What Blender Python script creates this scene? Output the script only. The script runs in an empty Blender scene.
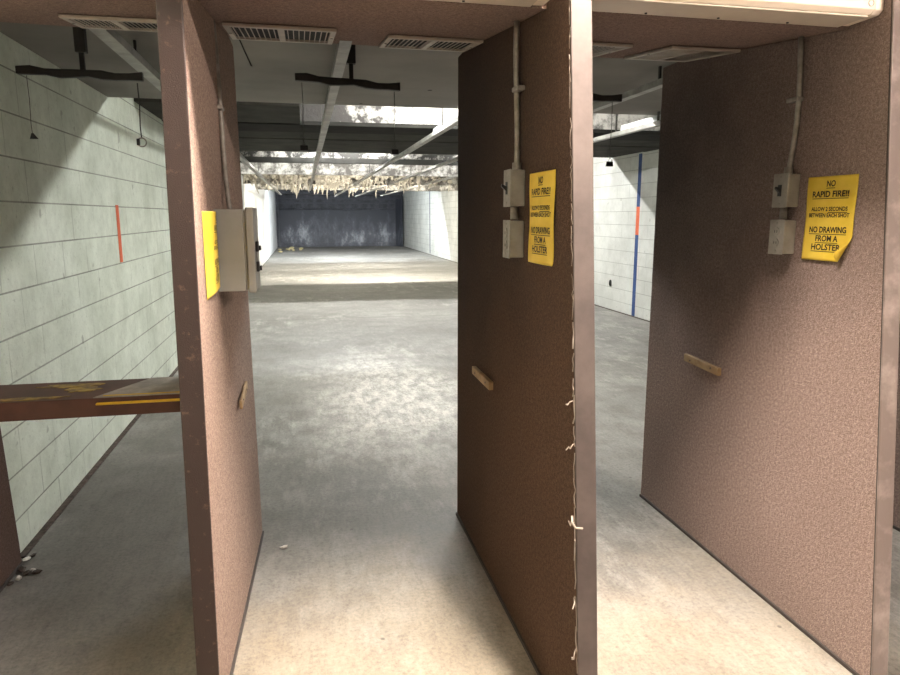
import bpy, bmesh, math, random
from mathutils import Vector, Matrix
random.seed(7)
S = bpy.context.scene
COL = S.collection
R = math.radians

# ------------------------------------------------------------------ materials
def srgb(r, g, b):
    f = lambda c: (c/255/12.92) if c/255 <= .04045 else ((c/255+.055)/1.055)**2.4
    return (f(r), f(g), f(b), 1)

class NT:
    def __init__(s, name):
        s.m = bpy.data.materials.new(name); s.m.use_nodes = True
        s.t = s.m.node_tree; s.b = s.t.nodes['Principled BSDF']
        s.tc = s.t.nodes.new('ShaderNodeTexCoord')
    def n(s, kind, **k):
        o = s.t.nodes.new(kind)
        for a, v in k.items(): setattr(o, a, v)
        return o
    def l(s, a, b): s.t.links.new(a, b)
    def noise(s, scale, detail=4, rough=.55, vec=None, stretch=None):
        o = s.n('ShaderNodeTexNoise'); o.inputs['Scale'].default_value = scale
        o.inputs['Detail'].default_value = detail; o.inputs['Roughness'].default_value = rough
        v = vec or s.tc.outputs['Object']
        if stretch:
            mp = s.n('ShaderNodeMapping'); mp.inputs['Scale'].default_value = stretch
            s.l(v, mp.inputs['Vector']); v = mp.outputs['Vector']
        s.l(v, o.inputs['Vector']); return o.outputs['Fac']
    def ramp(s, fac, stops):
        o = s.n('ShaderNodeValToRGB'); e = o.color_ramp.elements
        while len(e) < len(stops): e.new(.5)
        for i, (p, c) in enumerate(stops):
            e[i].position = p; e[i].color = c if len(c) == 4 else (*c, 1)
        s.l(fac, o.inputs['Fac']); return o.outputs['Color']
    def mix(s, fac, a, b, mode='MIX'):
        o = s.n('ShaderNodeMix', data_type='RGBA', blend_type=mode)
        for sock, v in ((o.inputs[0], fac), (o.inputs[6], a), (o.inputs[7], b)):
            if hasattr(v, 'is_linked'): s.l(v, sock)
            else: sock.default_value = v
        return o.outputs[2]
    def math(s, op, a, b=0.0, clamp=False):
        o = s.n('ShaderNodeMath', operation=op, use_clamp=clamp)
        for sock, v in ((o.inputs[0], a), (o.inputs[1], b)):
            if hasattr(v, 'is_linked'): s.l(v, sock)
            else: sock.default_value = v
        return o.outputs[0]
    def sep(s):
        o = s.n('ShaderNodeSeparateXYZ'); s.l(s.tc.outputs['Object'], o.inputs[0]); return o.outputs
    def base(s, c):
        if hasattr(c, 'is_linked'): s.l(c, s.b.inputs['Base Color'])
        else: s.b.inputs['Base Color'].default_value = c
    def bump(s, h, strength=.3, dist=.01):
        o = s.n('ShaderNodeBump'); o.inputs['Strength'].default_value = strength
        o.inputs['Distance'].default_value = dist
        s.l(h, o.inputs['Height']); s.l(o.outputs['Normal'], s.b.inputs['Normal'])
    def rough(s, v, metal=0.0, spec=None):
        if hasattr(v, 'is_linked'): s.l(v, s.b.inputs['Roughness'])
        else: s.b.inputs['Roughness'].default_value = v
        s.b.inputs['Metallic'].default_value = metal
        if spec is not None: s.b.inputs['Specular IOR Level'].default_value = spec

BW = lambda v: (v, v, v, 1)
def worn(name, c1, c2, scale=6, rough=.6, metal=0, bump=.1, lo=.4, hi=.65, spec=None):
    k = NT(name); n = k.noise(scale, 6, .65)
    k.base(k.ramp(n, [(lo, c1), (hi, c2)])); k.rough(rough, metal, spec)
    k.bump(k.noise(scale*8, 4), bump, .004); return k.m

def carpet_mat(name, c_lo, c_mid, c_hi, soot=None):
    k = NT(name)
    n1 = k.noise(230, 2, .7); n2 = k.noise(85, 3, .6); big = k.noise(1.6, 3)
    m = k.math('ADD', k.math('MULTIPLY', n1, .6), k.math('MULTIPLY', n2, .4))
    c = k.ramp(m, [(.36, c_lo), (.5, c_mid), (.64, c_hi)])
    c = k.mix(k.ramp(big, [(.4, BW(0)), (.7, BW(.25))]), c, c_lo)
    if soot:      # powder residue on the far upper panel, spread wider to paint in canopy shade
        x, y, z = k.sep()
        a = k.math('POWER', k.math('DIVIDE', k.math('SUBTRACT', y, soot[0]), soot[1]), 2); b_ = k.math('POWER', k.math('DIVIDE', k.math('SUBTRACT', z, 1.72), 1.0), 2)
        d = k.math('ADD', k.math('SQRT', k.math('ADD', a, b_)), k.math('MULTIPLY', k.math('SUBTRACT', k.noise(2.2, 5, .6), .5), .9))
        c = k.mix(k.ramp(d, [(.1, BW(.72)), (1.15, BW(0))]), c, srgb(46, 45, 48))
    k.base(c); k.rough(.95, 0, .1); k.bump(m, .75, .012); return k.m

def cmu_mat(name, c1, c2, mortar, stain, axis='YZ'):
    k = NT(name); x, y, z = k.sep()
    cmb = k.n('ShaderNodeCombineXYZ'); k.l(y, cmb.inputs[0]); k.l(k.math('SUBTRACT', z, .163), cmb.inputs[1])
    br = k.n('ShaderNodeTexBrick'); br.offset = .5
    br.inputs['Scale'].default_value = 1; br.inputs['Brick Width'].default_value = .41
    br.inputs['Row Height'].default_value = .2; br.inputs['Mortar Size'].default_value = .004
    br.inputs['Mortar Smooth'].default_value = .3; br.inputs['Bias'].default_value = 0
    k.l(cmb.outputs[0], br.inputs['Vector'])
    # course lines deeper than the head joints
    fr = k.math('ABSOLUTE', k.math('SUBTRACT', k.math('FRACT', k.math('DIVIDE', k.math('SUBTRACT', z, .063), .2)), .5))
    line = k.math('LESS_THAN', fr, .02)
    n = k.noise(2.2, 6, .6)
    c = k.ramp(n, [(.38, c1), (.6, c2)])
    c = k.mix(k.ramp(k.noise(14, 8, .78), [(.4, BW(.16)), (.56, BW(0))]), c, stain)
    pit = k.noise(38, 5, .75)
    c = k.mix(k.ramp(pit, [(.58, BW(0)), (.74, BW(.6))]), c, stain)
    spots = k.noise(9, 2, .4)
    c = k.mix(k.ramp(spots, [(.73, BW(0)), (.76, BW(.55))]), c, stain)
    jm = k.math('MULTIPLY', k.math('MULTIPLY', br.outputs['Fac'], .5), k.ramp(k.noise(1.7, 3), [(.42, BW(.1)), (.6, BW(1))]))
    c = k.mix(jm, c, mortar)
    c = k.mix(k.math('MULTIPLY', line, .55), c, mortar)
    k.base(c); k.rough(.75, 0, .25)
    h = k.math('SUBTRACT', k.math('MULTIPLY', k.noise(48, 6, .75), .6), k.math('MAXIMUM', br.outputs['Fac'], line))
    k.bump(h, .7, .012); return k.m

def floor_mat():
    k = NT('concrete_floor'); x, y, z = k.sep()
    n = k.noise(.55, 8, .62); n2 = k.noise(3.5, 8, .7)
    c = k.ramp(n, [(.3, srgb(113, 111, 107)), (.5, srgb(137, 135, 130)), (.7, srgb(155, 153, 148))])
    c = k.mix(k.ramp(n2, [(.38, BW(.55)), (.55, BW(0))]), c, srgb(96, 92, 86))
    # pale scraped lead and dust scuffs down the lanes
    sc = k.noise(2.4, 9, .78, stretch=(2.2, .8, 1)); patch = k.noise(.38, 3, .5)
    s1 = k.math('MULTIPLY', k.ramp(sc, [(.5, BW(0)), (.62, BW(1))]), k.ramp(patch, [(.46, BW(0)), (.58, BW(1))]))
    c = k.mix(k.math('MULTIPLY', s1, .35), c, srgb(206, 202, 194))
    st = k.noise(5, 8, .8, stretch=(3.2, .35, 1))
    c = k.mix(k.ramp(st, [(.6, BW(0)), (.74, BW(.3))]), c, srgb(204, 200, 192))
    dk = k.noise(.9, 5, .6, stretch=(1, .5, 1))
    c = k.mix(k.ramp(dk, [(.6, BW(0)), (.72, BW(.5))]), c, srgb(88, 86, 80))
    # heavy scuffing worn into the middle lane, divider shade painted onto the left lane
    def blob(cx, cy, rx, ry):
        a = k.math('POWER', k.math('DIVIDE', k.math('SUBTRACT', x, cx), rx), 2); b_ = k.math('POWER', k.math('DIVIDE', k.math('SUBTRACT', y, cy), ry), 2)
        d = k.math('ADD', k.math('SQRT', k.math('ADD', a, b_)), k.math('MULTIPLY', k.math('SUBTRACT', k.noise(1.3, 5, .65), .5), 1.6))
        return k.ramp(d, [(.35, BW(1)), (1.0, BW(0))])
    fine = k.noise(7, 9, .82, stretch=(1.6, .7, 1))
    c = k.mix(k.math('MULTIPLY', blob(.62, 5.6, .75, 2.2), k.ramp(fine, [(.42, BW(.1)), (.58, BW(.85))])), c, srgb(206, 202, 194))
    c = k.mix(k.math('MULTIPLY', blob(-.85, 3.0, .62, 3.2), .6), c, srgb(76, 70, 64))
    c = k.mix(k.math('MULTIPLY', blob(.3, 3.5, 1.1, 1.0), .45), c, srgb(88, 83, 76))  # dark stain that also carries the shade past the canopy edge
    c = k.mix(k.math('MULTIPLY', blob(.5, 1.9, 1.7, 1.0), .5), c, srgb(160, 146, 122))  # warm lamplight on the near floor put into its colour
    grit = k.math('ADD', k.math('MULTIPLY', k.noise(60, 8, .8), .65), k.math('MULTIPLY', k.noise(9, 8, .8, stretch=(2.8, .6, 1)), .35))
    c = k.mix(.5, c, k.ramp(grit, [(.36, srgb(78, 75, 70)), (.5, BW(.5)), (.64, srgb(232, 228, 220))]), 'OVERLAY')
    # dark specks
    v = k.n('ShaderNodeTexVoronoi'); v.inputs['Scale'].default_value = 5
    k.l(k.tc.outputs['Object'], v.inputs['Vector'])
    c = k.mix(k.ramp(v.outputs['Distance'], [(.03, BW(.6)), (.05, BW(0))]), c, srgb(70, 66, 60))
    # saw-cut control joint across the lanes
    j = k.math('LESS_THAN', k.math('ABSOLUTE', k.math('SUBTRACT', y, 10.06)), .018)
    j2 = k.math('LESS_THAN', k.math('ABSOLUTE', k.math('SUBTRACT', y, 18.2)), .05)
    c = k.mix(k.math('MULTIPLY', k.math('MAXIMUM', j, j2), .6), c, srgb(95, 92, 86))
    k.base(c); k.rough(k.ramp(n2, [(.3, BW(.5)), (.7, BW(.75))]), 0, .35)
    k.bump(k.noise(45, 6, .7), .25, .006); return k.m

def soot_white(name, amount, c=srgb(226, 224, 218), soot=srgb(62, 60, 58), xfade=None):
    k = NT(name)
    n = k.noise(2.6, 8, .72); n2 = k.noise(9, 6, .7)
    f = k.math('ADD', k.math('MULTIPLY', n, .6), k.math('MULTIPLY', n2, .4))
    if xfade:
        x, y, z = k.sep()
        g = k.math('DIVIDE', k.math('SUBTRACT', xfade[1], x), xfade[1]-xfade[0], True)
        f = k.math('ADD', f, k.math('MULTIPLY', g, .3))
    c2 = k.ramp(f, [(amount, c), (amount+.12, soot)])
    k.base(c2); k.rough(.9, 0, .1); k.bump(n2, .5, .02); return k.m

def ceiling_mat():
    k = NT('painted_ceiling_board'); n = k.noise(1.2, 5)
    c = k.ramp(n, [(.35, srgb(112, 108, 103)), (.65, srgb(132, 128, 122))])
    v = k.n('ShaderNodeTexVoronoi'); v.inputs['Scale'].default_value = 3.6
    k.l(k.tc.outputs['Object'], v.inputs['Vector'])
    nn = k.noise(1.1, 1)
    thr = k.math('MULTIPLY', k.ramp(nn, [(.38, BW(.3)), (.5, BW(1))]), .075)
    c = k.mix(k.math('LESS_THAN', v.outputs['Distance'], thr), c, srgb(40, 38, 36))
    k.base(c); k.rough(.85, 0, .2); k.bump(k.noise(30, 3), .1, .004); return k.m

def trap_mat():
    k = NT('bullet_scarred_steel'); x, y, z = k.sep()
    n = k.noise(1.5, 8, .75, stretch=(1, 1, .5))
    hgt = k.math('SUBTRACT', 1.25, z)
    a = k.math('ADD', n, k.math('MULTIPLY', k.math('ABSOLUTE', k.math('SUBTRACT', z, .6)), -.16))
    c = k.ramp(a, [(.38, srgb(62, 64, 72)), (.5, srgb(84, 87, 96)), (.66, srgb(164, 167, 174))])
    k.base(c); k.rough(.55, .1); k.bump(k.noise(25, 4), .2, .01); return k.m

def plain(name, c, rough=.6, metal=0, spec=None):
    k = NT(name); n = k.noise(12, 3)
    d = tuple(v*.86 for v in c[:3])+(1,)
    k.base(k.ramp(n, [(.3, d), (.6, c)])); k.rough(rough, metal, spec); return k.m

def emit(name, col, s):
    k = NT(name); k.base((1, 1, 1, 1))
    k.b.inputs['Emission Color'].default_value = (*col, 1); k.b.inputs['Emission Strength'].default_value = s
    return k.m

M = dict(
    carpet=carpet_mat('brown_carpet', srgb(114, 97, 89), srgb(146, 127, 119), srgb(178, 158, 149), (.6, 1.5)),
    carpet_shaded=carpet_mat('shaded_brown_carpet', srgb(66, 50, 40), srgb(85, 66, 54), srgb(106, 85, 70), (.5, 1.6)),  # same carpet darkened: the middle divider's unlit side is put into the colour
    carpet_light=carpet_mat('light_brown_carpet', srgb(122, 104, 94), srgb(152, 131, 120), srgb(181, 160, 147)),
    canopy_dark=carpet_mat('dark_brown_support_carpet', srgb(74, 58, 50), srgb(92, 74, 66), srgb(112, 92, 83)),
    canopy=carpet_mat('brown_canopy_carpet', srgb(104, 86, 78), srgb(138, 116, 106), srgb(163, 139, 128)),
    strip=worn('dark_brown_trim_paint', srgb(70, 60, 56), srgb(90, 79, 74), 5, .6, 0, .15, .4, .7),
    strip_peel=worn('peeling_dark_brown_paint', srgb(42, 28, 24), srgb(84, 64, 55), 40, .45, 0, .4, .6, .72),
    strip_glare=worn('glare_pale_trim_paint', srgb(112, 99, 93), srgb(158, 144, 137), 7, .28, 0, .12, .5, .75),  # paler than the other trims: glossy glare painted into the colour
    base=plain('dark_base_rubber', srgb(62, 55, 51), .8),
    floor=floor_mat(),
    wall_l=cmu_mat('pale_green_block', srgb(202, 209, 194), srgb(222, 228, 215), srgb(104, 106, 96), srgb(138, 142, 128)),
    wall_r=cmu_mat('off_white_block', srgb(196, 197, 191), srgb(212, 213, 207), srgb(140, 140, 132), srgb(160, 160, 150)),
    paint=plain('room_paint', srgb(150, 142, 134), .85),
    ceil=ceiling_mat(),
    upper=soot_white('sooty_white_deck', .56),
    white1=soot_white('sooty_white_baffle', .46, c=srgb(188,185,178), xfade=(-1.9, -1.05)),
    white2=soot_white('spotted_white_baffle', .40, c=srgb(176,173,167), soot=srgb(40,39,37)),
    white3=soot_white('white_baffle', .42, c=srgb(196,193,186), soot=srgb(96,93,88)),
    board=worn('smoke_blackened_board', srgb(48, 47, 44), srgb(68, 66, 61), 3, .9, 0, .3, .35, .7, .08),
    board_dark=worn('soot_black_board', srgb(30, 30, 28), srgb(44, 43, 40), 4, .9, 0, .3, .35, .7, .08),
    fibre=worn('beige_fibre', srgb(178, 170, 155), srgb(206, 199, 184), 4, .95, 0, .4),
    rail=worn('galvanised_rail', srgb(132, 130, 125), srgb(170, 168, 162), 5, .5, .25, .1),
    whitemetal=plain('white_enamel', srgb(232, 236, 238), .4),
    black=worn('black_bar', srgb(20, 19, 18), srgb(40, 37, 34), 14, .6, 0, .4),
    blackp=plain('black_plastic', srgb(18, 18, 18), .35),
    wire=plain('dark_wire', srgb(62, 60, 56), .5, .5),
    conduit=worn('grey_conduit', srgb(122, 116, 108), srgb(156, 150, 142), 20, .5, .3, .1),
    box=worn('grey_box_metal', srgb(132, 127, 118), srgb(158, 153, 144), 9, .5, .2, .08),
    panelbox=worn('beige_grey_enamel', srgb(122, 122, 117), srgb(132, 132, 127), 4, .45, 0, .03),
    yellow=worn('yellow_card', srgb(220, 188, 56), srgb(234, 204, 82), 7, .5, 0, .05),
    ink=plain('black_ink', srgb(38, 30, 22), .6),
    wood=worn('raw_pine', srgb(146, 118, 82), srgb(182, 154, 114), 12, .75, 0, .3),
    shelf=worn('red_brown_paint', srgb(64, 38, 29), srgb(82, 51, 40), 4, .55, 0, .1, .4, .65, .25),
    worny=worn('worn_yellow_paint', srgb(96, 74, 42), srgb(168, 140, 60), 16, .6, 0, .2, .4, .6),
    tape=worn('yellow_tape', srgb(196, 156, 30), srgb(222, 184, 60), 10, .5),
    mat=worn('grey_rubber_mat', srgb(132, 126, 118), srgb(160, 153, 144), 12, .7),
    orange=worn('orange_paint', srgb(206, 92, 54), srgb(226, 112, 70), 14, .7),
    blue=worn('blue_paint', srgb(34, 62, 112), srgb(46, 76, 128), 14, .7),
    navy=plain('navy_paint', srgb(60, 66, 92), .7),
    cream=worn('cream_enamel', srgb(236, 220, 200), srgb(242, 226, 208), 3, .4, 0, .02),
    cream2=worn('greyed_cream_enamel', srgb(196, 182, 166), srgb(208, 194, 178), 4, .45, 0, .02),
    vent=worn('white_vent_enamel', srgb(160, 148, 134), srgb(178, 166, 152), 9, .5),
    dark=plain('dark_duct', srgb(26, 22, 20), .9),
    thread=plain('grey_thread', srgb(150, 138, 126), .9),
    steel=trap_mat(),
    steel_dark=worn('dark_steel', srgb(52, 53, 58), srgb(78, 79, 86), 3, .6, .2, .1),
    debris=worn('crumbled_yellow_rubble', srgb(206, 190, 140), srgb(224, 210, 166), 6, .9),
    dirt=worn('dark_dirt', srgb(58, 48, 42), srgb(92, 80, 72), 30, .95, 0, .6),
    paper=plain('white_scrap', srgb(226, 222, 214), .8),
    whitewall=plain('white_paint', srgb(224, 226, 226), .8),
)

# ------------------------------------------------------------------ geometry helpers
class MB:
    def __init__(s): s.bm = bmesh.new()
    def hexa(s, p):                    # 8 points: bottom 4 (ccw), top 4
        v = [s.bm.verts.new(q) for q in p]
        for f in ((3,2,1,0),(4,5,6,7),(0,1,5,4),(1,2,6,5),(2,3,7,6),(3,0,4,7)):
            s.bm.faces.new([v[i] for i in f])
        return s
    def box(s, x0, x1, y0, y1, z0, z1):
        return s.hexa([(x0,y0,z0),(x1,y0,z0),(x1,y1,z0),(x0,y1,z0),(x0,y0,z1),(x1,y0,z1),(x1,y1,z1),(x0,y1,z1)])
    def prism(s, pts_a, pts_b):        # two matching loops
        a = [s.bm.verts.new(p) for p in pts_a]; b = [s.bm.verts.new(p) for p in pts_b]
        n = len(a)
        for i in range(n): s.bm.faces.new((a[i], a[(i+1)%n], b[(i+1)%n], b[i]))
        s.bm.faces.new(a[::-1]); s.bm.faces.new(b)
        return s
    def tube(s, pts, r, seg=10):
        pts = [Vector(p) for p in pts]; rings = []
        for i, p in enumerate(pts):
            t = (pts[min(i+1, len(pts)-1)]-pts[max(i-1, 0)]).normalized()
            u = t.orthogonal().normalized() if i == 0 else (u - t*u.dot(t)).normalized()
            w = t.cross(u); rr = r[i] if isinstance(r, (list, tuple)) else r
            rings.append([s.bm.verts.new(p+u*rr*math.cos(a)+w*rr*math.sin(a)) for a in [2*math.pi*k/seg for k in range(seg)]])
        for a, b in zip(rings, rings[1:]):
            for k in range(seg): s.bm.faces.new((a[k], a[(k+1)%seg], b[(k+1)%seg], b[k]))
        s.bm.faces.new(rings[0][::-1]); s.bm.faces.new(rings[-1]); return s
    def torus(s, c, R_, r, axis='Y', seg=20):
        pts = []
        for k in range(seg+1):
            a = 2*math.pi*k/seg; d = (R_*math.cos(a), R_*math.sin(a))
            pts.append((c[0]+d[0], c[1], c[2]+d[1]) if axis == 'Y' else (c[0], c[1]+d[0], c[2]+d[1]))
        return s.tube(pts, r, 6)
    def lump(s, c, sx, sy, sz, jit=.25, sub=1):
        m = Matrix.Translation(c) @ Matrix.Rotation(random.random()*6, 4, 'Z') @ Matrix.Diagonal((sx, sy, sz, 1))
        g = bmesh.ops.create_icosphere(s.bm, subdivisions=sub, radius=1, matrix=m)
        for v in g['verts']:
            v.co = Vector(c) + (v.co-Vector(c))*(1+random.uniform(-jit, jit))
        return s
    def build(s, name, mat, parent=None, bevel=0, smooth=False, loc=None):
        bmesh.ops.recalc_face_normals(s.bm, faces=s.bm.faces)
        me = bpy.data.meshes.new(name); s.bm.to_mesh(me); s.bm.free()
        me.materials.append(M[mat] if isinstance(mat, str) else mat)
        o = bpy.data.objects.new(name, me); COL.objects.link(o)
        if parent: o.parent = parent
        if loc: o.location = loc
        if smooth:
            for p in me.polygons: p.use_smooth = True
        if bevel:
            b = o.modifiers.new('bevel', 'BEVEL'); b.width = bevel; b.segments = 2; b.limit_method = 'ANGLE'
        return o

def tag(o, label=None, cat=None, group=None, kind=None):
    if label: o['label'] = label
    if cat: o['category'] = cat
    if group: o['group'] = group
    if kind: o['kind'] = kind
    return o
def thing(name, label, cat, loc=(0,0,0), rotz=0, group=None):
    o = bpy.data.objects.new(name, None); COL.objects.link(o)
    o.location = loc; o.rotation_euler = (0, 0, rotz); o.empty_display_size = .1
    return tag(o, label, cat, group)
def struct(mb, name, mat, **k): return tag(mb.build(name, mat, **k), kind='structure')

XL, XR, YB, YF = -1.30, 4.82, -3.2, 34.2
# ------------------------------------------------------------------ setting
struct(MB().box(XL-.2, XR+.2, YB-.2, YF+.6, -.2, 0), 'floor', 'floor')
struct(MB().box(XL-.2, XL, YB, YF+.6, 0, 3.0), 'wall_left', 'wall_l')
struct(MB().box(XR, XR+.2, YB, YF+.6, 0, 3.0), 'wall_right', 'wall_r')
struct(MB().box(XL-.2, XR+.2, YB-.2, YB, 0, 3.0), 'wall_back', 'paint')
struct(MB().box(XL-.2, XR+.2, YF+.4, YF+.6, 0, 3.0), 'wall_far', 'steel_dark')
struct(MB().box(XL-.2, XR+.2, YB-.2, 2.0, 3.0, 3.1), 'ceiling', 'paint')
struct(MB().box(XL, XR, 2.0, 2.06, 2.17, 3.0), 'wall_front', 'canopy')
struct(MB().box(XL, XR, 2.85, 5.3, 2.31, 2.35), 'ceiling_range', 'ceil')
struct(MB().box(XL, XR, 2.0, YF+.4, 3.0, 3.1), 'ceiling_upper', 'upper')
struct(MB().box(XL, XL+.03, 3.12, 34, 0, .008), 'baseboard_left', 'dirt')
struct(MB().box(XR-.03, XR, 3.12, 34, 0, .008), 'baseboard_right', 'dirt')
# underside of the shooting-line canopy slopes up towards the range
CZ = lambda y: 2.092+(y-2.0)*.1156          # canopy underside
def canopy():
    m = MB(); st = [(XL, 2.9), (-.28, 3.03), (.74, 3.10), (1.75, 3.05), (XR, 3.05)]
    rings = [[m.bm.verts.new(p) for p in ((x, 2.0, CZ(2.0)), (x, f, CZ(f)), (x, f, 2.3), (x, 2.0, 2.17))] for x, f in st]
    for p, q in zip(rings, rings[1:]):
        for k in range(4): m.bm.faces.new((p[k], p[(k+1)%4], q[(k+1)%4], q[k]))
    m.bm.faces.new(rings[0][::-1]); m.bm.faces.new(rings[-1])
    return m
struct(canopy(), 'ceiling_canopy', 'canopy')

# ------------------------------------------------------------------ stall panels
def stall_panel(label, faceX, thick, nb, nt, far, strip_mat, side, cm='carpet'):
    """faceX(y,z) gives the visible face; side -1: body to the left of it, +1: to the right"""
    t = thing('stall_divider', label, 'divider panel', (faceX(2.5, 0), 2.5, 0), 0, 'divider panels between the shooting stalls')
    L = t.location
    def near(z): return nb+(nt-nb)*z/2.1
    sd = .007                                   # depth of the front trim
    prof = [(near(0)+sd, .004), (near(2.16)+sd, 2.16), (1.995, 2.16), (1.995, CZ(2.0)-.001), (3.02, CZ(3.02)-.002), (far, CZ(3.02)-.002), (far, .004)]
    def loop(pr, off): return [(faceX(y, z)+off-L.x, y-L.y, z) for y, z in pr]
    o = side*thick
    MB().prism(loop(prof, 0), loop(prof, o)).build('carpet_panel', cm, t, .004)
    fr = [(near(0), .002), (near(2.16), 2.16), (near(2.16)+sd-.001, 2.16), (near(0)+sd-.001, .002)]
    e = .003*side
    MB().prism(loop(fr, -e), loop(fr, o+e)).build('edge_trim', strip_mat, t, .003)
    gp = [(near(0)+sd-.0008, .003), (near(2.16)+sd-.0008, 2.15), (near(2.16)+sd+.0035, 2.15), (near(0)+sd+.0035, .003)]
    MB().prism(loop(gp, -side*.0012), loop(gp, o+side*.0012)).build('edge_bead', 'base', t)['label'] = 'dark bead along the front edge'
    bs = [(near(0)+sd+.01, .001), (near(0)+sd+.01, .014), (far-.005, .014), (far-.005, .001)]
    MB().prism(loop(bs, -side*.008), loop(bs, o+side*.008)).build('base_strip', 'base', t)
    return t, near
def lerp2(a, b, c, d, y, z):    # near-bottom, near-top, far-bottom, far-top
    u = (y-1.9)/1.25; w = z/2.15
    return (a*(1-w)+b*w)*(1-u)+(c*(1-w)+d*w)*u
p1 = stall_panel('brown carpeted stall divider at left carrying the grey-beige electrical box',
    lambda y, z: lerp2(-.303, -.280, -.249, -.264, y, z), .058, 1.915, 1.92, 3.15, 'strip_peel', -1, 'carpet_light')
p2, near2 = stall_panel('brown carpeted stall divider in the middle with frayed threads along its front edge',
    lambda y, z: .71, .054, 1.565, 1.80, 3.16, 'strip', 1, 'carpet_shaded')
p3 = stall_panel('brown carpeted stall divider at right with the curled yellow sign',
    lambda y, z: 1.735, .054, 1.615, 1.822, 3.175, 'strip_glare', 1)
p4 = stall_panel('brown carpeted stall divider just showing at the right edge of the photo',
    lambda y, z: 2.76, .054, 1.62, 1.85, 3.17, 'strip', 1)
# frayed carpet threads along the front edge of the middle panel
m = MB(); rr = random.Random(3); L = p2.location
z = .02
while z < 2.1:
    n = rr.choice((3, 4, 5)); ln = rr.uniform(.04, .1)
    pts = [(.7055+rr.uniform(-.0025, .0025)-L.x, near2(z+ln*i/n)+.008+rr.uniform(-.004, .004)-L.y, z+ln*i/n) for i in range(n+1)]
    m.tube(pts, rr.uniform(.0011, .0024) if z < 1.15 else .0007, 5); z += ln*rr.uniform(.7, 1.4)
for z, s in ((1.0, .03), (.88, .035), (.66, .045), (.45, .03), (.3, .04), (.13, .035)):
    y = near2(z)+.008; pts = [(.704-L.x, y-L.y, z)]
    for i in range(4): pts.append((pts[-1][0]-rr.uniform(.001, .008), pts[-1][1]+rr.uniform(-.012, .006), pts[-1][2]+rr.uniform(-s/3, s/3)))
    m.tube(pts, .0018, 5)
for z in (.655,):
    m.tube([(.702-L.x, near2(z)+.02-L.y, z+.02), (.694-L.x, near2(z)-L.y, z+.01), (.700-L.x, near2(z)-.012-L.y, z), (.72-L.x, near2(z)-.012-L.y, z-.004)], .0035, 6)
m.build('frayed_threads', 'thread', p2)['label'] = 'pale frayed threads'

# ------------------------------------------------------------------ electrical boxes and conduits
def grp(label, name, cat, loc, rz): return thing(name, label, cat, loc, rz)
def small_box(name, label, cat, face_x, z0, z1, kind):
    """box on a left-facing panel; local -Y points out of the panel, local X towards the viewer"""
    h = (z1-z0)/2
    t = thing(name, label, cat, (face_x, 2.19, (z0+z1)/2), R(-90))
    MB().box(-.037, .037, -.048, -.001, -h, h).build('housing', 'box', t, .003)
    cp = MB().box(-.039, .039, -.052, -.0485, -h-.002, h+.002).build('cover_plate', 'box', t, .0015)
    for zz in (-h*.82, h*.82): MB().tube([(0, -.0525, zz), (0, -.054, zz)], .004, 8).build('screw', 'conduit', cp)
    if kind == 'switch':
        MB().box(-.008, .008, -.0555, -.0525, -.02, .02).build('switch_frame', 'blackp', cp)
        MB().hexa([(-.006,-.055,-.01),(.006,-.055,-.01),(.006,-.055,.006),(-.006,-.055,.006),
                   (-.005,-.072,.006),(.005,-.072,.006),(.005,-.070,.014),(-.005,-.070,.014)]).build('toggle', 'blackp', cp, .001)
    else:
        for zz in (-.02, .02):
            ou = MB().tube([(0, -.0525, zz), (0, -.055, zz)], .0165, 16).build('receptacle', 'box', cp)
            for xx in (-.006, .006): MB().box(xx-.001, xx+.001, -.0556, -.055, zz-.004, zz+.005).build('slot', 'blackp', ou)
    return t
def conduit(label, fx, y, ztop, z1, gap, wig):
    t = thing('conduit', label, 'conduit', (fx, y, z1), 0)
    n = 10; pts = []
    for i in range(n+1):
        u = i/n; pts.append((-.016+.004*math.sin(u*5), wig*math.sin(u*2.6)*.02, (ztop-z1)*u))
    MB().tube(pts, .0095, 12).build('pipe', 'conduit', t, smooth=True)
    MB().tube([(-.016, 0, 0), (-.016, 0, .022)], .015, 12).build('connector', 'conduit', t)
    zz = (ztop-z1)*.55
    MB().box(-.029, -.001, -.03, .03, zz-.008, zz+.008).build('strap', 'conduit', t, .004)
    MB().tube([(-.022, 0, -gap[0]), (-.022, 0, -gap[1])], .013, 12).build('nipple', 'conduit', t, smooth=True)
for fx, wd in ((.71, 'middle divider'), (1.735, 'right divider')):
    small_box('switch_box', 'small grey light switch box with black toggle, upper one on the '+wd, 'switch', fx, 1.531, 1.647, 'switch')
    small_box('outlet_box', 'small grey outlet box under the switch box on the '+wd, 'outlet', fx, 1.363, 1.484, 'outlet')
    conduit('thin grey conduit pipe running down to the switch box on the '+wd, fx, 2.2, CZ(2.2)-.003, 1.65, (.12, .162), 1 if fx < 1 else -1)

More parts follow.
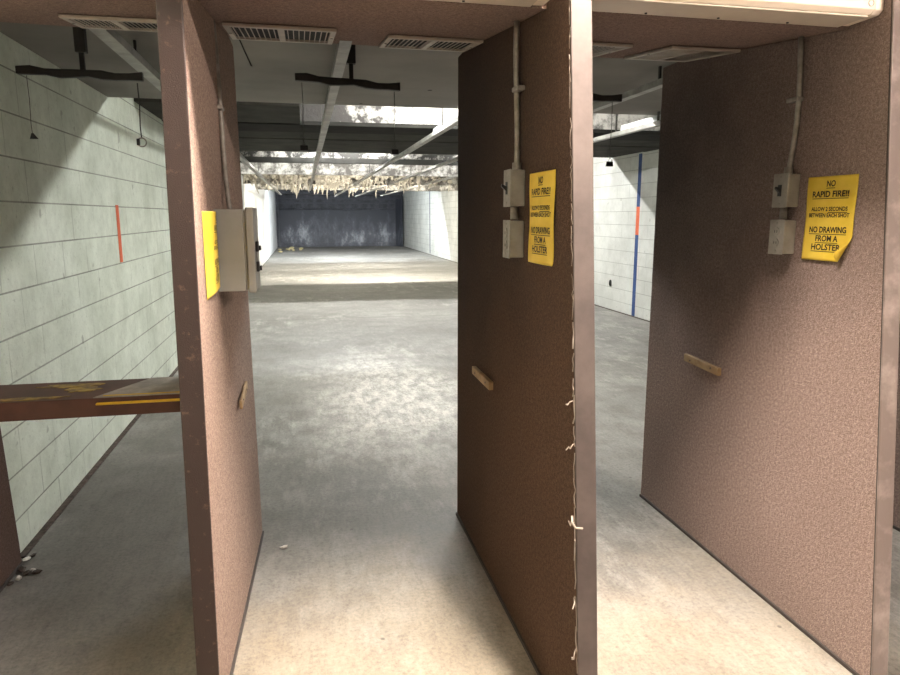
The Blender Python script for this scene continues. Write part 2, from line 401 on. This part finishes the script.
# electrical box on the left panel
bx = thing('electrical_box', 'grey-beige metal electrical box with two black latches on the left divider', 'electrical box', (-.287, 2.31, 1.255))
MB().box(.004, .094, 0, .2, 0, .266).build('housing', 'panelbox', bx, .003)
MB().box(.095, .101, .003, .197, .004, .262).build('seam_flange', 'panelbox', bx, .001)
dr = MB().box(.102, .127, -.005, .205, -.006, .272).build('lid', 'panelbox', bx, .004)
for z0 in (.128, .062):
    la = MB().box(.1275, .138, .02, .05, z0, z0+.034).build('latch', 'blackp', dr, .003)
    MB().box(.1385, .145, .024, .046, z0+.004, z0+.02).build('latch_lever', 'blackp', la, .002)
MB().tube([(.130, .03, .092), (.130, .03, .13)], .0015, 6).build('latch_wire', 'conduit', dr)
t = thing('conduit', 'thin grey conduit running up the left divider from the electrical box', 'conduit', (-.276, 2.5, 1.53))
pts = [(.026, .0, -.008), (.02, .02, .03), (.012, .05, .1), (.009, .06, .2), (.006, .06, .4), (.002, .058, .55), (0, .05, .619)]
MB().tube(pts, .0085, 12).build('pipe', 'conduit', t, smooth=True)
MB().box(-.004, .018, .028, .09, .33, .345).build('strap', 'conduit', t, .003)

# ------------------------------------------------------------------ yellow warning signs
LINES = [('NO', .115, .026, 1), ('RAPID FIRE!!', .166, .026, 1), ('ALLOW 2 SECONDS', .0, 0, 0)]
def text_mesh(body, size):
    cu = bpy.data.curves.new('t', 'FONT'); cu.body = body; cu.size = size; cu.align_x = 'CENTER'; cu.offset = size*.028
    cu.resolution_u = 3
    o = bpy.data.objects.new('t', cu); COL.objects.link(o)
    dg = bpy.context.evaluated_depsgraph_get(); dg.update()
    me = bpy.data.meshes.new_from_object(o.evaluated_get(dg)); bpy.data.objects.remove(o); return me
def warning_sign(label, loc, rz, w, h, warp, tk=1.0, tx=0.0):
    t = thing('warning_sign', label, 'sign', loc, rz)
    nx, nz = 28, 36
    bm = bmesh.new(); vs = [[bm.verts.new((w*(i/nx-.5), 0, h*(j/nz-.5))) for i in range(nx+1)] for j in range(nz+1)]
    for j in range(nz):
        for i in range(nx): bm.faces.new((vs[j][i], vs[j][i+1], vs[j+1][i+1], vs[j+1][i]))
    for v in bm.verts: v.co = warp(v.co.x, v.co.z, 0)
    mb = MB(); mb.bm.free(); mb.bm = bm
    sh = mb.build('sheet', 'yellow', t, smooth=True)
    so = sh.modifiers.new('thick', 'SOLIDIFY'); so.thickness = .0008; so.offset = 0
    sx = w/.22; sz = h/.28
    blocks = [[('NO', .106, .029, .038, 1), ('RAPID FIRE!!', .072, .029, .16, 1)], [('ALLOW 2 SECONDS', .026, .0195, .164, 2), ('BETWEEN EACH SHOT', .005, .0195, .184, 0)],
              [('NO DRAWING', -.046, .029, .168, 1), ('FROM A', -.075, .029, .1, 1), ('HOLSTER', -.104, .029, .13, 1)]]
    for rows in blocks:
      bm = bmesh.new()
      for body, z, size, width, ul in rows:
        width *= tk
        me = text_mesh(body, size); xs = [v.co.x for v in me.vertices]; k = width/(max(xs)-min(xs)); x0 = (max(xs)+min(xs))/2
        idx = [bm.verts.new(((v.co.x-x0)*k*sx+tx, 0, (z+v.co.y*.95)*sz)) for v in me.vertices]
        for p in me.polygons:
            try: bm.faces.new([idx[i] for i in p.vertices])
            except ValueError: pass
        bpy.data.meshes.remove(me)
        if ul:
            a, b = (-width/2, width/2) if ul == 1 else (-.002, width/2)
            n = 10
            for i in range(n):
                q = [(a+(b-a)*i/n, z-.0065), (a+(b-a)*(i+1)/n, z-.0065), (a+(b-a)*(i+1)/n, z-.0043), (a+(b-a)*i/n, z-.0043)]
                bm.faces.new([bm.verts.new((x*sx+tx, 0, zz*sz)) for x, zz in q])
      for v in bm.verts: v.co = warp(v.co.x, v.co.z, .0013)
      mb = MB(); mb.bm.free(); mb.bm = bm
      mb.build('lettering', 'ink', sh)['label'] = 'black lettering'
    return t
def curl_warp(w, h, line_p, line_d, r, bow, skew=0):
    n = Vector((line_d[1], -line_d[0])).normalized(); p = Vector(line_p)
    if n.dot(Vector((1, -1))) < 0: n = -n
    def f(x, z, off):
        y = -.003-bow*(1-(2*x/w)**2)*.5-off - .0015*(1+math.sin(z*30+x*14))
        d = (Vector((x, z))-p).dot(n)
        if d > 0:
            a = d/r; base = Vector((x, z))-n*d
            q = base+n*(r-off)*math.sin(a)
            return Vector((q.x+skew*q.y, y-(r-off)*(1-math.cos(a)), q.y))
        return Vector((x+skew*z, y, z))
    return f
# right: lower right corner curled up
warning_sign('yellow NO RAPID FIRE sign with its lower right corner curled up', (1.735, 1.997, 1.490), R(-90), .22, .282,
             curl_warp(.22, .282, (.11, -.046), (-.058, -.097), .0125, .004))
warning_sign('narrow-looking yellow warning sign on the middle divider beside the switch box', (.71, 1.983, 1.492), R(-90), .222, .276,
             curl_warp(.222, .276, (.11, -.125), (-.06, -.03), .02, .006))
def bow1(x, z, off):
    u = (x+.12)/.24
    e = .5+.5*math.sin(min(1, max(0, u*1.1))*math.pi)
    y = -.004-.014*math.sin(u*math.pi)*(.7+.3*math.sin(z*9))-off
    return Vector((x-.006*u, y, z-.016*(1-u)*(z < 0)*(-z/.13) ))
warning_sign('yellow warning sign seen edge on, tucked against the electrical box', (-.283, 2.185, 1.393), R(87.6), .236, .24, bow1, .62, .045)

# ------------------------------------------------------------------ wooden cleats that once carried shelves
def cleat(label, x, y0, y1, z0, z1, out):
    t = thing('wooden_cleat', label, 'wood strip', (x, (y0+y1)/2, z0), 0, 'short wooden cleats on the dividers')
    hl = (y1-y0)/2; dz = z1-z0; a, b = sorted((out*.002, out*(.021 if out < 0 else .013)))
    MB().hexa([(a,-hl,-.017),(b,-hl,-.017),(b,hl,dz-.017),(a,hl,dz-.017),(a,-hl,.017),(b,-hl,.017),(b,hl,dz+.017),(a,hl,dz+.017)]).build('strip', 'wood', t, .003)
    for yy in (-hl*.6, hl*.6): MB().tube([(out*(.021 if out < 0 else .013), yy, dz*.5), (out*(.0225 if out < 0 else .0145), yy, dz*.5)], .004, 8).build('screw_head', 'wire', t)
cleat('short pale wooden cleat on the middle divider', .71, 2.50, 2.78, .838, .842, -1)
cleat('short pale wooden cleat on the right divider below its signs', 1.735, 2.53, 2.80, .838, .850, -1)
cleat('wooden cleat seen end on along the left divider below the electrical box', -.268, 2.60, 2.86, .79, .805, 1)

# ------------------------------------------------------------------ shelf in the left stall
sh = thing('shelf', 'red-brown painted shooting shelf between the block wall and the left divider', 'shelf', (-.82, 2.7, .86))
MB().box(XL+.82+.003, .475, -.15, .145, -.065, -.003).build('board', 'shelf', sh, .006)
MB().box(XL+.82+.003, .475, -.158, -.151, -.068, .0).build('front_lip', 'shelf', sh, .003)
MB().prism([(.06,-.148,-.0028),(.47,-.148,-.0028),(.47,.13,-.0028),(.2,.13,-.0028)], [(.06,-.148,.001),(.47,-.148,.001),(.47,.13,.001),(.2,.13,.001)]).build('rubber_mat', 'mat', sh)['label'] = 'grey rubber pad'
MB().prism([(.07,-.164,-.02),(.475,-.164,-.02),(.475,-.130,.004),(.09,-.130,.004)], [(.07,-.159,-.026),(.475,-.159,-.026),(.475,-.130,.0015),(.09,-.130,.0015)]).build('tape_strip', 'tape', sh, .001)['label'] = 'yellow tape along the front edge'
rr = random.Random(5)
def blotch(cx, cy, sx, sy, n=18):
    lo = [(cx+math.cos(6.283*i/n)*sx*rr.uniform(.6, 1.1), cy+math.sin(6.283*i/n)*sy*rr.uniform(.6, 1.1)) for i in range(n)]
    return MB().prism([(x, y, -.0028) for x, y in lo], [(x, y, -.0012) for x, y in lo])
blotch(-.08, .07, .13, .035).build('worn_patch', 'worny', sh)['label'] = 'worn yellow paint'
blotch(-.16, -.105, .15, .022).build('worn_patch', 'worny', sh)['label'] = 'worn yellow paint'
blotch(-.02, .0, .07, .05).build('worn_patch', 'worny', sh)['label'] = 'worn yellow paint'
lp = [(-.45, .002), (-.45, .790), (.30, .790), (.325, .63), (.35, .3), (.366, .1), (.37, .002)]
sp = thing('shelf_support', 'brown carpeted support panel under the shelf against the block wall', 'support panel', (-1.262, 2.7, 0))
MB().prism([(-.036, y, z) for y, z in lp], [(0, y, z) for y, z in lp]).build('side_panel', 'canopy_dark', sp, .003)
MB().box(.001, .008, -.45, .36, .001, .016).build('base_strip', 'base', sp)
# litter at the foot of the support
for i, (x, y, s, mt) in enumerate(((-1.235, 3.0, .016, 'dirt'), (-1.205, 2.97, .012, 'dirt'), (-1.19, 2.99, .009, 'paper'), (-1.17, 2.965, .013, 'dirt'),
                                    (-1.225, 2.93, .011, 'paper'), (-1.24, 2.89, .01, 'dirt'), (-1.255, 3.1, .012, 'paper'), (-1.24, 3.13, .01, 'dirt'))):
    o = MB().lump((0, 0, 0), s*1.6, s, s*.55, .3, 2).build('litter_scrap', mt, loc=(x, y, s*.55))
    tag(o, ('pale' if mt == 'paper' else 'dark')+' crumb of litter at the foot of the shelf support by the block wall', 'litter', 'pale crumbs by the shelf support' if mt == 'paper' else 'dark crumbs by the shelf support')
o = MB().lump((0, 0, 0), .02, .012, .006, .35, 2).build('paper_scrap', 'paper', loc=(-.145, 2.975, .006)); tag(o, 'small white scrap on the floor beside the foot of the left divider', 'litter')

# ------------------------------------------------------------------ fluorescent housings under the front of the canopy
def housing(label, x0, x1):
    t = thing('fluorescent_light', label, 'light fixture', ((x0+x1)/2, 1.945, 2.098)); a = (x1-x0)/2
    pr = [(.053, 0), (-.072, 0), (-.088, .012), (-.088, .045), (-.095, .047), (-.095, .058), (-.06, .075), (.053, .075)]
    MB().prism([(-a, y, z) for y, z in pr], [(a-.035, y, z) for y, z in pr]).build('housing', 'cream', t, .002)
    MB().prism([(a-.034, y, z) for y, z in pr], [(a, y*.96, z) for y, z in pr]).build('end_cap', 'cream', t, .003)
    MB().box(-a+.01, a-.04, -.070, .05, -.006, -.0005).build('bottom_cover', 'cream2', t, .002)
    MB().torus((a-.05, -.0895, .028), .009, .0012, 'Y').build('knockout', 'vent', t)
    for x in (-a*.5, .0, a*.5): MB().tube([(x, .03, -.0063), (x, .03, -.009)], .004, 8).build('screw', 'wire', t)
housing('long cream fluorescent light housing over the stall between the middle and right dividers', .775, 1.733)
housing('cream fluorescent light housing over the stall between the left and middle dividers', -.27, .702)

# ------------------------------------------------------------------ air vents in the canopy
def vent(label, x0, x1, y0, y1, left_dark):
    cx, cy = (x0+x1)/2, (y0+y1)/2
    t = thing('air_vent', label, 'vent', (cx, cy, CZ(cy)-.002), 0, 'louvred air vents along the canopy'); t.rotation_euler = (math.atan(.1156), 0, 0)
    w, d = (x1-x0)/2, (y1-y0)/2
    f = MB()
    for a in ((-w, w, -d, -d+.03), (-w, w, d-.03, d), (-w, -w+.02, -d+.03, d-.03), (w-.02, w, -d+.03, d-.03), (-.012, .012, -d+.03, d-.03)): f.box(*a, -.012, -.001)
    f.build('frame', 'vent', t, .002)
    MB().box(-w+.015, w-.015, -d+.02, d-.02, -.003, -.0008).build('duct_opening', 'dark', t)
    m = MB(); n = 8
    for sgn, b0, b1 in ((1, -w+.022, -.014), (-1, .014, w-.022)):
        for i in range(n):
            x = b0+(b1-b0)*(i+.5)/n; q = .0004*sgn*left_dark
            m.hexa([(x-q-.0013,-d+.012,-.011),(x-q+.0013,-d+.012,-.011),(x-q+.0013,d-.012,-.011),(x-q-.0013,d-.012,-.011),
                    (x+q-.0013,-d+.012,-.0085),(x+q+.0013,-d+.012,-.0085),(x+q+.0013,d-.012,-.0085),(x+q-.0013,d-.012,-.0085)])
    m.build('louvres', 'vent', t)
    for x in (-w+.01, w-.01): MB().tube([(x, 0, -.012), (x, 0, -.0145)], .006, 8).build('screw', 'conduit', t)
vent('louvred air vent in the canopy over the left stall with the shelf', -.775, -.45, 2.62, 2.88, 1)
vent('louvred air vent in the canopy right beside the left divider', -.252, .14, 2.60, 2.98, 1)
vent('louvred air vent in the canopy against the left side of the middle divider', .335, .704, 2.68, 3.01, -1)
vent('louvred air vent in the canopy just right of the middle divider', .93, 1.28, 2.58, 2.96, 1)
vent('louvred air vent in the canopy beside the top of the right divider', 1.43, 1.73, 2.55, 2.97, -1)

# ------------------------------------------------------------------ ceiling rails, target hangers
def rail(label, x, y0, y1, z, w=.045, rods=()):
    t = thing('overhead_rail', label, 'rail', (x, y0, z), 0, 'overhead target rails')
    L = y1-y0; k = w/2
    pr = [(-k, 0), (k, 0), (k, .035), (k-.004, .035), (k-.004, .004), (-k+.004, .004), (-k+.004, .035), (-k, .035)]
    MB().prism([(a, 0, b) for a, b in pr], [(a, L, b) for a, b in pr]).build('channel', 'rail', t)
    for y, top in rods:
        MB().box(-.006, .006, y-y0-.008, y-y0+.008, .0045, top-z).build('hanger_rod', 'wire', t)
rods = lambda n, top2=2.992: [(3.6, 2.309), (5.1, 2.309)] + [(y, 2.992) for y in n]
rail('grey overhead rail along the block wall, first from the left', -.745, 2.95, 24.5, 2.2, .06, rods([6.4, 12.6, 19]))
rail('grey overhead rail running down the lane between the left and middle dividers', .195, 2.95, 20, 2.2, .05, rods([6.4, 12.6, 19]))
rail('grey overhead rail third from the left, carrying a white channel', 1.18, 2.95, 26.5, 2.2, .05, rods([5.85, 12.4, 20]))
rail('grey overhead rail fourth from the left', 1.95, 2.95, 26.3, 2.2, .05, rods([6.2, 12.6, 20]))
rail('grey overhead rail nearest the right wall, carrying a white channel', 2.77, 2.95, 25, 2.2, .05, rods([5.85, 12.4, 20]))
for x, y0, y1, w in ((1.18, 5.0, 6.4, 'third rail from the left'), (2.77, 4.5, 5.8, 'rail nearest the right wall')):
    o = MB().prism([(-.03, 0, .0), (.03, 0, .0), (.022, 0, .055), (-.022, 0, .055)], [(-.03, y1-y0, .0), (.03, y1-y0, .0), (.022, y1-y0, .055), (-.022, y1-y0, .055)]).build('metal_channel', 'whitemetal', bevel=.004, loc=(x+.045, y0, 2.2361))
    tag(o, 'white metal channel lying along the '+w, 'metal channel')

def target_hanger(label, x, y, ztop, zbar, bar, tilt):
    t = thing('target_hanger', label, 'target hanger', (x, y, ztop), 0, 'black T-shaped target hangers')
    d = zbar-ztop
    MB().box(-.022, .022, -.02, .02, d*.55, -.001).build('sleeve', 'black', t, .003)
    MB().box(-.010, .010, -.009, .009, d+.012, d*.55+.01).build('post', 'black', t, .002)
    m = MB(); x0, x1 = bar; n = 9
    f = lambda u: (x0+(x1-x0)*u-x, 0, d+tilt*(u-.5)+.004*math.sin(u*14))
    rings = []
    for i in range(n+1):
        c = f(i/n); h = .016*(1+.2*math.sin(i*2.3)); rings.append([(c[0], -.014, c[2]-h), (c[0], .014, c[2]-h), (c[0], .014, c[2]+h), (c[0], -.014, c[2]+h)])
    vs = [[m.bm.verts.new(p) for p in r] for r in rings]
    for a, b in zip(vs, vs[1:]):
        for k in range(4): m.bm.faces.new((a[k], a[(k+1)%4], b[(k+1)%4], b[k]))
    m.bm.faces.new(vs[0][::-1]); m.bm.faces.new(vs[-1])
    m.build('crossbar', 'black', t, .003)
def wire(label, x, y, ztop, zbot, end, thick=.0022):
    t = thing('hanging_wire', label, 'wire', (x, y, ztop)); L = zbot-ztop
    MB().tube([(0, 0, -.001), (.002, 0, L*.4), (-.002, 0, L*.8), (0, 0, L)], thick, 6).build('strand', 'wire', t)
    if end == 'ring':
        MB().torus((.0, 0, L-.022), .019, .003, 'Y').build('ring', 'conduit', t)
        MB().box(-.022, -.008, -.006, .006, L-.036, L-.006).build('clip', 'blackp', t, .003)
    elif end == 'clip':
        c = MB().prism([(-.018, -.002, L-.035), (.018, -.002, L-.035), (.018, .0, L-.01), (-.018, 0, L-.01)], [(-.018, .016, L-.035), (.018, .016, L-.035), (.018, .003, L-.01), (-.018, .003, L-.01)]).build('binder_clip', 'blackp', t, .002)
        MB().tube([(-.010, -.003, L-.01), (-.006, -.004, L+.006), (.004, -.004, L+.004), (.008, -.003, L-.01)], .0011, 6).build('clip_handle', 'wire', c)
        MB().tube([(0, 0, L+.04), (-.012, 0, L+.05), (-.016, 0, L+.035), (-.004, 0, L+.022), (0, 0, L+.004)], .0014, 6).build('hook', 'wire', t)
    else:
        MB().hexa([(-.012,-.003,L-.012),(.022,-.003,L-.012),(.022,.003,L-.012),(-.012,.003,L-.012),(-.004,-.002,L+.012),(.004,-.002,L+.012),(.004,.002,L+.012),(-.004,.002,L+.012)]).build('hook', 'wire', t)
target_hanger('black T-shaped target hanger over the left stall by the block wall', -.925, 3.4, 2.309, 2.113, (-1.19, -.68), -.012)
target_hanger('black T-shaped target hanger over the lane between the left and middle dividers', .245, 3.4, 2.309, 2.122, (-.016, .477), -.03)
target_hanger('black T-shaped target hanger half hidden behind the middle divider', 1.39, 3.4, 2.309, 2.1, (1.13, 1.63), -.01)
wire('thin wire with a small hook on the hanger by the block wall', -1.153, 3.4, 2.10, 1.845, 'hook', .0014)
wire('dark wire with a ring clip on the hanger by the block wall', -.706, 3.4, 2.085, 1.85, 'ring', .003)
wire('thin wire with a black binder clip, right end of the middle hanger', .449, 3.4, 2.09, 1.83, 'clip', .0016)
wire('thin wire with a black binder clip, left end of the middle hanger', .014, 3.4, 2.115, 1.84, 'clip', .002)
wire('thin wire with a black binder clip on the hanger behind the middle divider', 1.582, 3.4, 2.08, 1.79, 'clip', .0018)
o = MB().tube([(0, 0, 0), (.02, 0, -.06), (.04, 0, -.11), (.066, 0, -.17)], .003, 6).build('loose_cable', 'wire', loc=(-.263, 3.2, 2.308)); tag(o, 'short loose dark cable end hanging from the ceiling beside the left divider', 'cable')

# ------------------------------------------------------------------ baffles over the range
def baffle(label, parts):
    t = thing('ceiling_baffle', label, 'baffle', (1.76, parts[0][3], 2.4), 0)
    for nm, mat, x0, y0, x1, y1, z0, z1 in [(p[0], p[1], p[2], p[3], p[4], p[5], p[6], p[7]) for p in parts]:
        MB().box(x0-1.76, x1-1.76, y0-parts[0][3], y1-parts[0][3], z0-2.4, z1-2.4).build(nm, mat, t, .004)
    return t
a, b = XL+.004, XR-.004
baffle('white soot-stained baffle board standing on the front edge of the dark planked baffle', [('panel', 'white1', a, 7.2, b, 7.24, 2.432, 2.995)])
baffle('wide dark planked ceiling baffle beyond the flat ceiling', [
    ('plank', 'board_dark', a, 7.16, b, 7.78, 2.39, 2.43), ('plank', 'board', a, 7.79, b, 8.56, 2.405, 2.43),
    ('plank', 'board', a, 8.57, b, 9.2, 2.398, 2.43), ('plank', 'board', a, 9.21, b, 10.29, 2.405, 2.43)])
baffle('short dark soffit board near the block wall beyond the flat ceiling', [('panel', 'board', a, 6.06, .0, 7.15, 2.40, 2.43)])
baffle('spotted white baffle with a black steel lip, beyond the dark planks', [('panel', 'white2', a, 11.2, b, 11.23, 2.40, 2.685), ('steel_lip', 'board_dark', a, 11.17, b, 11.25, 2.316, 2.399)])
baffle('plain white baffle next beyond the black steel lip', [('panel', 'white3', a, 13.4, b, 13.44, 2.262, 2.995)])
baffle('white baffle behind the fringe of hanging fibre', [('panel', 'white3', a, 15.9, b, 15.95, 2.2, 2.995)])
baffle('white baffle second from the backstop', [('panel', 'white3', a, 20.2, b, 20.25, 2.23, 2.995)])
baffle('grey baffle nearest the backstop', [('panel', 'board', a, 24.2, b, 24.25, 2.36, 2.995)])

# fibre hanging off the baffles
m = MB(); rr = random.Random(11); random.seed(11)
for Y, zb, n in ((15.86, 2.22, 760), (20.16, 2.25, 160)):
    for i in range(n):
        x = rr.uniform(-1.2, 3.4) if rr.random() < .25 else min(3.2, max(-1.2, rr.gauss(.7, .85)))
        up = rr.random()**1.2*.34
        if min(abs(x-q) for q in (-.745, .195, 1.18, 1.95, 2.77)) < .11: up = .1+up; 
        c = (x, Y-rr.uniform(.05, .24), zb+up); s = rr.uniform(.02, .055)
        m.lump(c, s*1.2, s, s, .35, 1)
        if rr.random() < .6 and min(abs(x-q) for q in (-.745, .195, 1.18, 1.95, 2.77)) > .11:
            ln = rr.uniform(.05, .3)*(1.1 if rr.random() < .3 else .6)
            dx = rr.uniform(-.07, .07)
            m.tube([c, (x+dx*.5+rr.uniform(-.02, .02), c[1], c[2]-ln*.5), (x+dx, c[1]+rr.uniform(-.03, .03), c[2]-ln)], [s*.7, s*.5, s*.15], 5)
tag(m.build('fibre_insulation', 'fibre'), 'ragged beige fibre insulation hanging in tufts from the baffles', 'insulation', kind='stuff')

# lamps above the range, each hidden in the gap between baffles
def tube_lamp(label, x, y, z, L, mat, n=1):
    t = thing('tube_lamp', label, 'lamp', (x, y, z))
    MB().box(-L/2, L/2, -.03, .03, .05, .1).build('housing', 'whitemetal', t, .003)
    MB().tube([(-L/2+.02, 0, .0), (L/2-.02, 0, .0)], .019, 10).build('tube', mat, t)
    for s in (-1, 1): MB().box(s*(L/2-.01)-.008, s*(L/2-.01)+.008, -.018, .018, -.02, .049).build('socket', 'whitemetal', t)
    MB().box(-.01, .01, -.01, .01, .101, 2.995-z).build('hanger_rod', 'wire', t)
    return t
E1 = emit('tube_neutral', (1, 1, .975), 980)
E2 = emit('tube_white', (1, 1, .99), 800)
E5 = emit('tube_white_dim', (1, 1, .99), 460)
E3 = emit('tube_warm', (1, .95, .84), 1500)
E6 = emit('tube_warm_far', (1, .96, .88), 620)
E4 = emit('tube_cool', (.86, .93, 1), 850)
EF = emit('tube_room', (1, .86, .75), 4100)
EB = emit('tube_room_back', (1, .86, .76), 620)
tube_lamp('tube lamp above the end of the flat ceiling', 1.35, 5.8, 2.57, 1.2, E1)
tube_lamp('tube lamp above the far end of the dark planks, left of two', .6, 10.96, 2.833, 1.5, E2)
tube_lamp('tube lamp above the far end of the dark planks, right of two', 3.2, 10.96, 2.833, 1.5, E5)
g = tube_lamp('added tube lamp lighting the fibre fringe, behind the plain white baffle', 1.2, 13.62, 2.6, 2.4, emit('tube_fringe_fill', (1, .95, .86), 260))  # unseen lamp added to brighten the fibre fringe
MB().box(-1.4, 1.4, -.15, .28, -.1, -.09).build('light_block_plate', 'board_dark', g)  # added plate, blocks this lamp's light from the floor below
tube_lamp('warm tube lamp above the lanes behind the fibre fringe', 1.7, 16.1, 2.72, 2.4, E3)
tube_lamp('added warm tube lamp above the lanes behind the second white baffle', 1.7, 20.45, 2.75, 2.4, E6)  # unseen lamp added to brighten the far floor and walls
tube_lamp('cool tube lamp near the backstop', 1.7, 24.6, 2.8, 3.0, E4)
# lamps of the waiting area behind the firing line
t = thing('ceiling_light', 'short fluorescent ceiling light with an added cutoff plate, right behind the firing line', 'light fixture', (.81, 1.55, 2.95), R(90))
MB().box(-.2, .2, -.10, .10, .0, .049).build('housing', 'whitemetal', t, .004)
MB().tube([(-.17, 0, -.03), (.17, 0, -.03)], .028, 12).build('tube', EF, t)
MB().box(-.2, .2, -.095, -.09, -.205, -.001).build('cutoff_plate', 'board_dark', t)  # added one-sided plate, keeps lamplight off the right divider's upper part
for q in (-1, 1): MB().box(q*.18-.01, q*.18+.01, -.03, .03, -.06, -.001).build('socket', 'whitemetal', t)
t = thing('ceiling_light', 'fluorescent ceiling light at the back of the waiting area', 'light fixture', (2.7, -1.0, 2.95))
MB().box(-.62, .62, -.13, .13, .0, .049).build('housing', 'whitemetal', t, .004)
for yy in (-.07, .07): MB().tube([(-.59, yy, -.03), (.59, yy, -.03)], .019, 10).build('tube', EB, t)
for q in (-1, 1): MB().box(q*.6-.01, q*.6+.01, -.1, .1, -.05, -.001).build('socket', 'whitemetal', t)

# ------------------------------------------------------------------ backstop
bt = thing('bullet_trap', 'dark scarred steel backstop filling the far end of the range', 'backstop', (1.76, 34.2, 0))
w = 3.05
MB().hexa([(-w,-.25,.0),(w,-.25,0),(w,.0,0),(-w,0,0),(-w,-.02,1.78),(w,-.02,1.78),(w,.05,1.78),(-w,.05,1.78)]).build('impact_plate', 'steel', bt)
MB().box(-w, w, -.3, -.26, .001, .2).build('foot_plate', 'steel', bt, .01)
MB().box(-w, w, -.1, .1, 1.79, 1.86).build('cross_beam', 'steel_dark', bt, .01)
MB().box(-w, w, .05, .15, 1.87, 2.5).build('hood', 'steel_dark', bt)
MB().box(-w, w, -.6, .2, 2.51, 2.99).build('top_plate', 'steel_dark', bt)
for z in (2.08, 2.3): MB().box(-w, w, -.05, .04, z, z+.06).build('rib', 'steel', bt)
for s in (-1, 1): MB().box(min(s*w, s*(w-.12)), max(s*w, s*(w-.12)), -.55, -.31, .001, 2.5).build('post', 'steel_dark', bt, .01)
MB().hexa([(w-.35,-.3,.001),(w-.13,-.9,.001),(w-.1,-.9,.001),(w-.3,-.3,.001),(w-.35,-.3,2.3),(w-.13,-.9,2.3),(w-.1,-.9,2.3),(w-.3,-.3,2.3)]).build('side_deflector', 'steel', bt)
random.seed(4)
done = []
while len(done) < 16:
    q = random.uniform(.03, .09); x, y = -.85+random.gauss(0, .4), 31.0+random.gauss(0, .8)
    if any(math.hypot(x-a, y-b) < 1.9*(q+c) for a, b, c in done): continue
    done.append((x, y, q))
    tag(MB().lump((0, 0, 0), q*1.4, q*1.2, q*.5, .2, 2).build('rubble_piece', 'debris', loc=(x, y, q*.45)), 'pale yellow crumb of rubble on the floor before the backstop at left', 'rubble', 'pale rubble before the backstop')

for y0, y1, h, w in ((13.6, 18.88, 2.36, 'nearest of the three'), (18.92, 25.88, 2.45, 'middle one of the three'), (25.92, 33.2, 2.52, 'farthest of the three')):
    o = MB().box(-.001, .028, 0, y1-y0, .012, h).build('wall_panel', 'whitewall', bevel=.004, loc=(XL+.002, y0, 0))
    tag(o, 'white liner panel on the left wall far down the range, '+w, 'wall panel', 'white liner panels on the left wall')

# ------------------------------------------------------------------ painted distance marks on the walls
def mark(name, label, mat, x, y, w, z0, z1):
    s = .0015 if x < 0 else -.0015
    x0, x1 = sorted((x+s*.4, x+s*1.6))
    tag(MB().box(x0-x, x1-x, -w/2, w/2, z0, z1).build(name, mat, loc=(x, y, 0)), label, 'painted stripe')
mark('painted_stripe', 'short orange painted stripe on the pale green block wall', 'orange', XL, 5.29, .075, 1.17, 1.575)
mark('painted_stripe', 'lower blue painted stripe on the white block wall, below the orange piece', 'blue', XR, 9.33, .1, .004, 1.22)
mark('painted_stripe', 'upper blue painted stripe on the white block wall, above the orange piece', 'blue', XR, 9.33, .1, 1.63, 2.388)
mark('painted_stripe', 'orange painted piece between two blue stripes on the white block wall', 'orange', XR, 9.33, .1, 1.22, 1.63)
mark('painted_stripe', 'thin dark blue painted stripe far down the right wall', 'navy', XR, 26.4, .14, .05, 2.5)
o = MB().lump((0, 0, 0), .006, .05, .055, .3, 2).build('wall_hole', 'blackp', loc=(XR-.003, 10.13, .43)); tag(o, 'dark bullet hole low on the white block wall', 'hole')

# ------------------------------------------------------------------ camera, world, view
cam = bpy.data.cameras.new('camera'); cam.sensor_width = 36; cam.lens = 676/900*36; cam.clip_start = .02; cam.clip_end = 200
co = bpy.data.objects.new('camera', cam); COL.objects.link(co)
co.location = (0, 0, 1.5); co.rotation_euler = (R(90-10.2112), 0, R(-12.0253)); S.camera = co
wd = bpy.data.worlds.new('world'); S.world = wd; wd.use_nodes = True
wd.node_tree.nodes['Background'].inputs['Color'].default_value = (.02, .02, .02, 1)
vs = S.view_settings; vs.view_transform = 'Standard'; vs.look = 'None'; vs.gamma = 1; vs.use_curve_mapping = False; vs.exposure = 0
